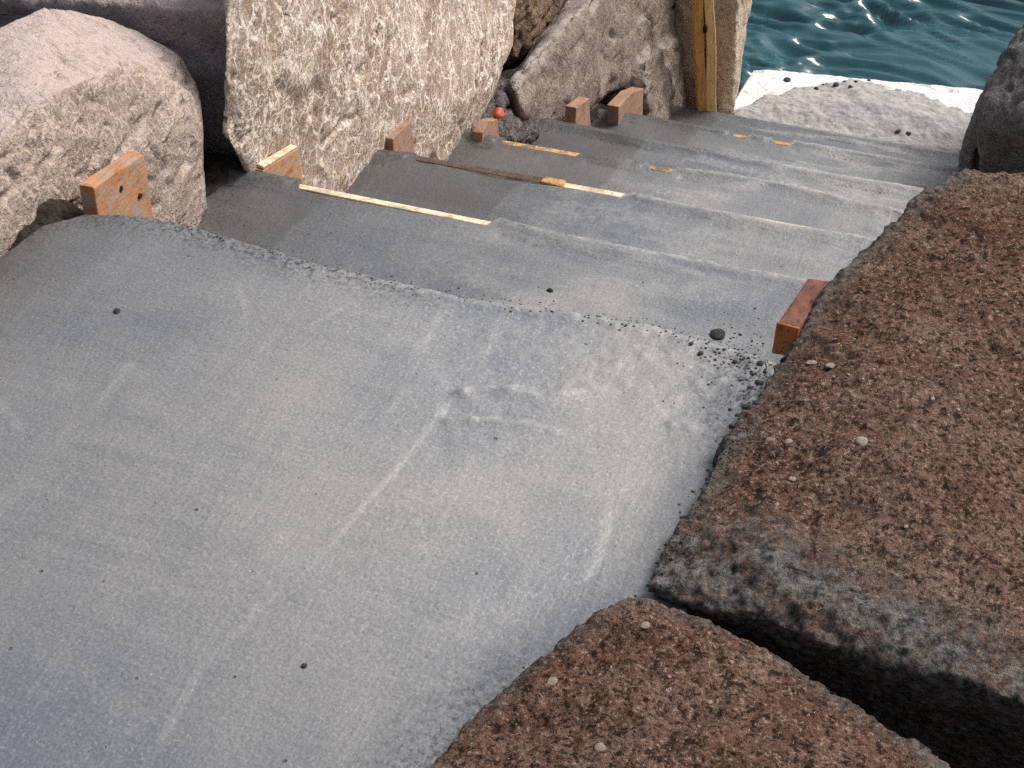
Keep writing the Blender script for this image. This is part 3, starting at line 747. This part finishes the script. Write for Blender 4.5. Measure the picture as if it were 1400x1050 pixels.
# brown stone above the gap
Dd = [ux(698, -70, -0.36), ux(795, -60, -0.36), ux(784, 30, -0.34), ux(768, 62, -0.34), ux(738, 80, -0.33), ux(703, 76, -0.36), (-0.8, 2.6, -0.9), (-0.85, 3.4, -1.2), (-0.8, 2.8, -1.5), (-0.8, 3.4, -1.6)]
rock('boulder', 'small rusty brown stone perched in the gap behind the big veined boulder', [Dd], ROCK_D, 0.009, 41, 3,
     [D_fbm(0.015, 7, 3, 41), D_facet(0.02, 11, 42), D_crack(0.015, 9, 43, (0.5, 0.5, 1.8)), D_fbm(0.006, 30, 3, 44)])

# long grey boulder with a hollow under it
E1_ = [ux(795, -25, -0.28), ux(740, 76, -0.22), ux(700, 108, -0.17), ux(712, 150, -0.13), ux(742, 186, -0.12), ux(772, 164, -0.11), ux(832, 108, -0.10), ux(885, 92, -0.09), ux(952, 45, -0.06), ux(952, -70, -0.12), ux(880, -80, -0.14), (-0.6, 2.7, -1.75), (-0.6, 3.6, -1.95), (-0.55, 4.0, -1.75), (-0.45, 2.7, -1.8), (-0.45, 3.8, -2.1)]
E2_ = [ux(886, 80, -0.05), ux(950, 40, -0.05), ux(948, 150, 0.0), ux(925, 175, -0.02), ux(895, 172, 0.0), ux(884, 130, -0.03), (-0.35, 3.3, -1.6), (-0.35, 3.9, -1.6), (-0.35, 3.3, -2.2), (-0.35, 3.9, -2.2), ux(910, 190, -0.05)]
rock('boulder', 'long grey brown boulder with a dark hollow under it, left of the orange stake', [E1_, E2_], ROCK_E, 0.010, 51, 4,
     [D_fbm(0.022, 4, 3, 51), D_facet(0.020, 6.5, 52), D_crack(0.016, 5, 53, (0.5, 0.5, 1.4)), D_fbm(0.007, 24, 4, 54)])
# jagged dark stone at its left foot
J = [ux(640, 168, -0.16), ux(655, 122, -0.22), ux(705, 112, -0.22), ux(735, 150, -0.16), ux(738, 188, -0.10), ux(700, 196, -0.12), ux(650, 190, -0.12), (-0.5, 1.9, -1.0), (-0.5, 2.5, -1.1), (-0.4, 1.9, -1.4), (-0.4, 2.5, -1.5), (-0.1, 2.2, -1.4)]
rock('boulder', 'jagged dark layered stone in the hole right of the big veined boulder', [J], JAG, 0.007, 55, 2,
     [D_fbm(0.02, 8, 3, 55), D_crack(0.022, 12, 57, (0.5, 0.5, 2.6), 0.5), D_facet(0.022, 14, 56), D_fbm(0.006, 40, 3, 58)])

# pale stone behind the stake
Ff = [uy(960, -80, 3.85), uy(1006, -80, 3.85), uy(1010, 0, 3.8), uy(1006, 90, 3.76), uy(1003, 150, 3.74), uy(985, 158, 3.72), uy(955, 160, 3.75), (-0.12, 4.4, -1.2), (0.1, 4.4, -1.25), (0.06, 4.2, -2.5), (-0.15, 4.3, -2.5), (0.14, 3.8, -2.3), (-0.08, 3.75, -2.3), (-0.1, 3.85, -1.3)]
rock('boulder', 'pale tan stone standing upright behind the orange stake at the edge of the sea', [Ff], ROCK_F, 0.008, 61, 3,
     [D_fbm(0.012, 8, 3, 61), D_facet(0.012, 13, 62), D_fbm(0.005, 35, 3, 64)])

# slate boulder beyond the brown slab
G1 = [uy(1402, 22, 3.0), uy(1384, 52, 2.9), uy(1343, 128, 2.75), uy(1336, 160, 2.72), uy(1345, 176, 2.68), uy(1440, 176, 2.55), uy(1480, 20, 2.9), (1.75, 2.6, -0.75), (1.8, 3.8, -0.9), (1.25, 3.9, -1.1), (1.22, 3.8, -2.6), (1.8, 3.8, -2.6), (1.22, 4.1, -2.6), (1.25, 4.1, -1.4), (1.75, 2.6, -1.05), uy(1500, -40, 3.3)]
G2 = [uy(1336, 150, 2.9), uy(1312, 205, 2.95), uy(1308, 242, 2.95), uy(1322, 242, 2.95), uy(1334, 176, 2.9), (1.06, 3.7, -1.5), (1.14, 3.7, -1.5), (1.05, 3.7, -2.4), (1.16, 3.7, -2.4), (1.05, 3.0, -2.3), (1.12, 3.0, -2.3)]
rock('boulder', 'slate grey boulder with a black overhang at the upper right, beside the platform', [G1, G2], ROCK_G, 0.011, 71, 4,
     [D_fbm(0.018, 4.5, 3, 71), D_facet(0.016, 8, 72), D_fbm(0.011, 22, 4, 74), D_crack(0.012, 9, 75)])

# brown slabs on the right
GR = lambda s: [D_fbm(0.010, 4, 3, s), D_facet(0.012, 9, s+6), D_fbm(0.009, 15, 3, s+1), D_fbm(0.0055, 46, 3, s+2), D_fbm(0.0050, 105, 2, s+3)]
H = [uz(884, 806, 0.015), uz(925, 715, 0.02), uz(990, 602, 0.025), uz(1060, 494, 0.02), uz(1142, 386, 0.02), uz(1198, 324, 0.02), uz(1234, 290, 0.02), uz(1303, 230, 0.01), uz(1400, 229, 0.015), uz(1560, 235, 0.02),
     uz(1040, 775, 0.045), uz(1150, 835, 0.045), uz(1400, 960, 0.03), uz(1560, 1010, 0.02), uz(1150, 600, 0.062), uz(1330, 700, 0.062), uz(1300, 420, 0.05),
     (1.0, -0.40, -0.13), (1.05, -0.30, -0.42), (1.40, -0.43, -0.17), (1.45, -0.25, -0.42), (1.8, -0.25, -0.42), (1.8, 0.5, -0.1), (1.75, -0.50, -0.04), (1.03, -0.1, -0.42), (1.06, 0.3, -0.5), (1.15, 1.5, -1.3), (1.15, 2.1, -1.75), (1.8, 2.1, -1.7), (1.8, 1.6, -1.1), (1.15, 0.9, -1.2), (1.7, 0.4, -1.0)]  # last points: unseen back added to block light from the slate boulder's hollow
def splash(V, N):
    front = sstep(0.10, -0.55, N[:, 1]+0.25*vnoise(V*9, 3))*sstep(0.5, 0.0, N[:, 2]-0.45)
    d, _, _ = seg_dist(V[:, 0], V[:, 1], [tuple(p[:2]) for p in (uz(884, 806, 0), uz(990, 602, 0), uz(1060, 480, 0), uz(1195, 325, 0), uz(1310, 235, 0))])
    d2, _, _ = seg_dist(V[:, 0], V[:, 1], [tuple(p[:2]) for p in (uz(884, 806, 0), uz(1050, 800, 0), uz(1200, 880, 0), uz(1400, 985, 0))])
    nb = 0.5*vnoise(V*14, 8)
    return np.clip(front+sstep(0.055, 0.0, d+0.03*nb)*0.9+sstep(0.10, 0.0, d2+0.06*nb), 0, 1)
rock('brown_slab', 'large brown gritty stone slab along the right side of the steps', [H], BROWN, 0.0042, 81, 5, GR(81), {'splash': splash}, 'boulder')
I_ = [uz(575, 1062, 0.01), uz(640, 995, 0.015), uz(735, 906, 0.02), uz(800, 858, 0.02), uz(868, 820, 0.02), uz(955, 845, 0.02), uz(1095, 905, 0.02), uz(1200, 982, 0.015), uz(1300, 1048, 0.01),
      uz(860, 900, 0.045), uz(900, 1000, 0.06), uz(1080, 1000, 0.05), (0.72, -1.2, 0.02), (1.45, -1.2, 0.02), (1.48, -0.85, 0.0), (1.0, -1.1, 0.06),
      (0.80, -1.2, -0.4), (1.42, -1.2, -0.4), (1.36, -0.80, -0.4), (1.0, -0.60, -0.4), (0.93, -0.60, -0.3), (1.25, -0.74, -0.15)]
def splash2(V, N):
    d, _, _ = seg_dist(V[:, 0], V[:, 1], [tuple(p[:2]) for p in (uz(575, 1062, 0), uz(735, 906, 0), uz(868, 820, 0))])
    d2, _, _ = seg_dist(V[:, 0], V[:, 1], [tuple(p[:2]) for p in (uz(868, 820, 0), uz(955, 845, 0), uz(1095, 905, 0), uz(1200, 982, 0), uz(1300, 1048, 0))])
    nb = 0.5*vnoise(V*14, 9)
    return np.clip(sstep(0.03, 0.0, d+0.03*nb)*0.8+sstep(0.05, 0.0, d2+0.04*nb)*0.9+sstep(0.3, -0.2, N[:, 2]), 0, 1)
rock('brown_slab', 'smaller brown gritty stone slab in the bottom right corner, across the black gap', [I_], BROWN, 0.0042, 85, 5, GR(85), {'splash': splash2}, 'boulder')

# ------------------------------------------------------------------ soil packed along the left edge of the steps
ys = np.arange(-1.3, 3.75, 0.012); ws = np.linspace(0, 1, 44)
Y = np.repeat(ys[:, None], 44, 1)
bx = np.interp(ys, [-1.3, -0.5, -0.13, 0.0, 0.3, 0.45, 0.62, 1.2, 1.3, 1.8, 2.4, 3.7], [-0.24, -0.18, -0.135, -0.095, -0.15, -0.13, -0.09, -0.13, -0.14, -0.14, -0.13, -0.02])+0.016*nz1(ys, 5, 14)+0.010*nz1(ys, 7, 40)
X = bx[:, None]-0.5*ws[None, :]+0.02
P = np.stack([X, Y, 0*X], -1).reshape(-1, 3)
kf = np.maximum(Y, 0)/TREAD; stepz = -RISE*(np.floor(kf)+sstep(0.0, 0.55, kf-np.floor(kf)))
slope = np.where(Y <= 0, 0.0, -0.5*Y)
base = np.minimum(stepz+0.25, np.maximum(stepz, slope-0.27))
Z = base-0.045+0.055*sstep(0.0, 0.15, ws)[None, :]+0.035*sstep(0.05, -0.1, Y)*sstep(0.05, 0.3, ws)[None, :]+(0.012*fbm(P, 16, 3, 3)+0.009*fbm(P, 60, 3, 4)).reshape(X.shape)-0.16*sstep(0.25, 1.0, ws)[None, :]
V, F, _ = height_block('soil', X, Y, Z, -2.9)
V[len(X.ravel()):, 2] = -0.6+np.minimum(0, -0.5*V[len(X.ravel()):, 1])-0.1
me = mesh_np('dark_soil', V, F)
tag(link('dark_soil', me, SOIL), 'dark damp soil packed along the left edge of the steps under the boulders', 'soil', kind='stuff')

# ------------------------------------------------------------------ crumbs and pebbles
def lump(seed, r, flat=0.7):
    bm = bmesh.new(); bmesh.ops.create_icosphere(bm, subdivisions=3, radius=1.0)
    me = bpy.data.meshes.new('lump'); bm.to_mesh(me); bm.free()
    V = co_of(me); V = V*(1+0.35*fbm(V, 1.3, 3, seed)+0.15*fbm(V, 4, 2, seed+1))[:, None]
    V[:, 2] *= flat; set_co(me, V*r)
    me.polygons.foreach_set('use_smooth', np.ones(len(me.polygons), bool))
    return me
dg = bpy.context.evaluated_depsgraph_get()
def hit(px, py):
    """survey helper: what stands where the photograph shows the crumb"""
    d = _f+_r*(px-700)/FPX+_u*(525-py)/FPX
    ok, loc, nr, _, ob, _ = scene.ray_cast(dg, Vector(CAM), Vector(d).normalized())
    return loc if ok else None
bpy.context.view_layer.update(); dg = bpy.context.evaluated_depsgraph_get()
cr_me = [lump(200+i, 1.0, 0.75) for i in range(5)]
for m_ in cr_me: m_.materials.append(CRUMB)
pb_me = [lump(300+i, 1.0, 0.5) for i in range(4)]
for m_ in pb_me: m_.materials.append(PEBBLE)
def place(name, meshes, px, py, r, label, cat, group, sink=0.3, seed=0):
    p = hit(px, py)
    if p is None: return
    rng = random.Random(seed+int(px*7+py))
    o = bpy.data.objects.new(name, rng.choice(meshes)); COL.objects.link(o)
    o.location = p+Vector((0, 0, r*(0.5-sink)))
    o.scale = (r*rng.uniform(.8, 1.3), r*rng.uniform(.7, 1.1), r*rng.uniform(.7, 1.0)); o.rotation_euler = (rng.uniform(-.3, .3), rng.uniform(-.3, .3), rng.uniform(0, 6.28))
    tag(o, label, cat, group)
place('mortar_crumb', cr_me, 981, 459, 0.0125, 'largest dark mortar lump, on the right end of the nose below the landing', 'mortar crumb', 'loose mortar crumbs')
place('mortar_crumb', cr_me, 752, 398, 0.006, 'single dark mortar lump in the middle of the first nose, away from the others', 'mortar crumb', 'loose mortar crumbs')
place('mortar_crumb', cr_me, 160, 426, 0.0055, 'lone black crumb on the smooth left part of the landing', 'mortar crumb', 'loose mortar crumbs')
place('mortar_crumb', cr_me, 416, 911, 0.004, 'tiny dark crumb alone low on the landing', 'mortar crumb', 'loose mortar crumbs')
place('mortar_crumb', cr_me, 1242, 183, 0.012, 'right hand one of two black lumps on the mortar of the platform', 'mortar crumb', 'loose mortar crumbs')
place('mortar_crumb', cr_me, 1228, 180, 0.010, 'left hand one of two black lumps on the mortar of the platform', 'mortar crumb', 'loose mortar crumbs')
place('mortar_crumb', cr_me, 1076, 110, 0.013, 'black lump on the bare white left corner of the platform', 'mortar crumb', 'loose mortar crumbs')
place('mortar_crumb', cr_me, 1143, 117, 0.012, 'largest of the black lumps along the far edge of the platform', 'mortar crumb', 'loose mortar crumbs')
for px, py, r in ((1116, 121, .008), (1163, 119, .009), (1170, 112, .007), (1126, 116, .006), (1155, 112, .006), (1188, 110, .006)):
    place('mortar_crumb', cr_me, px, py, r, 'small black lump among others along the far edge of the platform', 'mortar crumb', 'black lumps along the platform edge')
for px, py in ((1003, 462), (1012, 458), (1028, 467), (1043, 470), (966, 470), (990, 478), (1015, 478), (1032, 485), (1040, 497), (1022, 500), (1005, 495), (1030, 512), (1046, 508), (1038, 524), (1025, 530), (1042, 540), (1018, 545), (998, 560), (1008, 568), (1000, 583), (1020, 556), (945, 470), (958, 484), (978, 492), (1034, 552), (1013, 520)):
    place('mortar_crumb', cr_me, px, py, random.choice([.0018, .002, .0025, .003, .0045]), 'little dark mortar crumb scattered along the edge between landing and brown slab', 'mortar crumb', 'mortar crumbs along the brown slab')
pebs = [(1109, 496, .0095, 'white oval pebble near the red lumber stub on the brown slab'), (1135, 500, .011, 'round pinkish pebble right beside the white oval one on the brown slab'), (1078, 604, .009, 'white pebble by the left edge of the large brown slab'),
        (1178, 604, .012, 'flat white chip alone in the middle of the large brown slab'), (1083, 655, .007, 'upright pale pebble low on the left edge of the large brown slab'), (755, 932, .009, 'round pale pebble on the upper left edge of the smaller brown slab'), (820, 1023, .010, 'white pebble near the bottom edge of the smaller brown slab'), (882, 855, .009, 'pale pebble near the pointed top of the smaller brown slab')]
for px, py, r, lb in pebs: place('pebble', pb_me, px, py, r*0.62, lb, 'pebble', 'pale pebbles on the brown slabs', 0.45)
for px, py in ((1160, 512), (1140, 515), (1125, 525), (1195, 505), (1180, 518), (1275, 545), (1100, 690), (1062, 690), (1240, 720), (1310, 560), (915, 925), (970, 960), (1000, 905)):
    place('pebble', pb_me, px, py, random.uniform(.002, .0038), 'little pale pebble half sunk in the brown slab', 'pebble', 'half sunk little pebbles', 0.5)

# fine mortar grit strewn along the right edge and the first nose: one object
rng = np.random.default_rng(5)
Vs, Fs = [], []; off = 0
bm = bmesh.new(); bmesh.ops.create_icosphere(bm, subdivisions=1, radius=1.0)
iv = np.array([v.co[:] for v in bm.verts]); fc = np.array([[v.index for v in f.verts] for f in bm.faces]); bm.free()
spots = []
edge_r = [(740, 905), (890, 800), (940, 700), (1000, 600), (1048, 490)]
for _ in range(150):
    t_ = rng.random()**0.45*4; k = min(int(t_), 3); f = t_-k
    px = edge_r[k][0]+(edge_r[k+1][0]-edge_r[k][0])*f; py = edge_r[k][1]+(edge_r[k+1][1]-edge_r[k][1])*f
    spots.append((px+rng.normal(2, 7), py+rng.normal(0, 6), rng.uniform(.0007, .0024)))
edge_n = [(240, 300), (300, 320), (500, 374), (640, 404), (760, 420), (900, 446), (1040, 486)]
for _ in range(260):
    t_ = rng.random()*6; k = min(int(t_), 5); f = t_-k
    px = edge_n[k][0]+(edge_n[k+1][0]-edge_n[k][0])*f; py = edge_n[k][1]+(edge_n[k+1][1]-edge_n[k][1])*f
    spots.append((px+rng.normal(0, 8), py+rng.normal(2, 5), rng.uniform(.0006, .0020)))
for _ in range(60):
    spots.append((rng.uniform(230, 480), rng.uniform(255, 330), rng.uniform(.0006, .002)))
for _ in range(150):
    spots.append((rng.normal(1000, 40), rng.normal(492, 28), rng.uniform(.0006, .0022)))
for px, py, r in spots:
    p = hit(px, py)
    if p is None or p.z < -0.75: continue
    v = iv*(1+0.35*(rng.random((len(iv), 1))-0.5))*r*np.array([1.2, 1, 0.7])+np.array(p)
    Vs.append(v); Fs.append(fc+off); off += len(iv)
me = mesh_np('mortar_grit', np.concatenate(Vs), np.concatenate(Fs))
tag(link('mortar_grit', me, CRUMB), 'fine dark mortar grit strewn over the landing edge', 'grit', kind='stuff')

# ------------------------------------------------------------------ light
SUN_EL, SUN_AZ = math.radians(50), math.radians(48)      # azimuth clockwise from +Y
w = bpy.data.worlds.new('World'); scene.world = w; w.use_nodes = True
nt = w.node_tree; bg = nt.nodes['Background']
sky = nt.nodes.new('ShaderNodeTexSky'); sky.sky_type = 'NISHITA'; sky.sun_disc = False
sky.sun_elevation = SUN_EL; sky.sun_rotation = SUN_AZ; sky.air_density = 1.6; sky.dust_density = 8.0; sky.ozone_density = 1.0
hs = nt.nodes.new('ShaderNodeHueSaturation'); hs.inputs['Saturation'].default_value = 0.55
nt.links.new(sky.outputs[0], hs.inputs['Color']); nt.links.new(hs.outputs[0], bg.inputs[0]); bg.inputs[1].default_value = 0.115
sl = bpy.data.lights.new('sun', 'SUN'); sl.energy = 2.85; sl.angle = math.radians(24); sl.color = (1.0, 0.95, 0.90)
so = bpy.data.objects.new('sun', sl); COL.objects.link(so)
dirv = Vector((math.sin(SUN_AZ)*math.cos(SUN_EL), math.cos(SUN_AZ)*math.cos(SUN_EL), math.sin(SUN_EL)))
so.rotation_euler = dirv.to_track_quat('Z', 'Y').to_euler(); so.location = (6, 3, 6)
vs = scene.view_settings
scene.display_settings.display_device = 'sRGB'
vs.view_transform = 'Standard'; vs.look = 'None'; vs.gamma = 1.0; vs.exposure = 0.03; vs.use_curve_mapping = False
scene.cycles.use_denoising = False
scene.cycles.max_bounces = 8
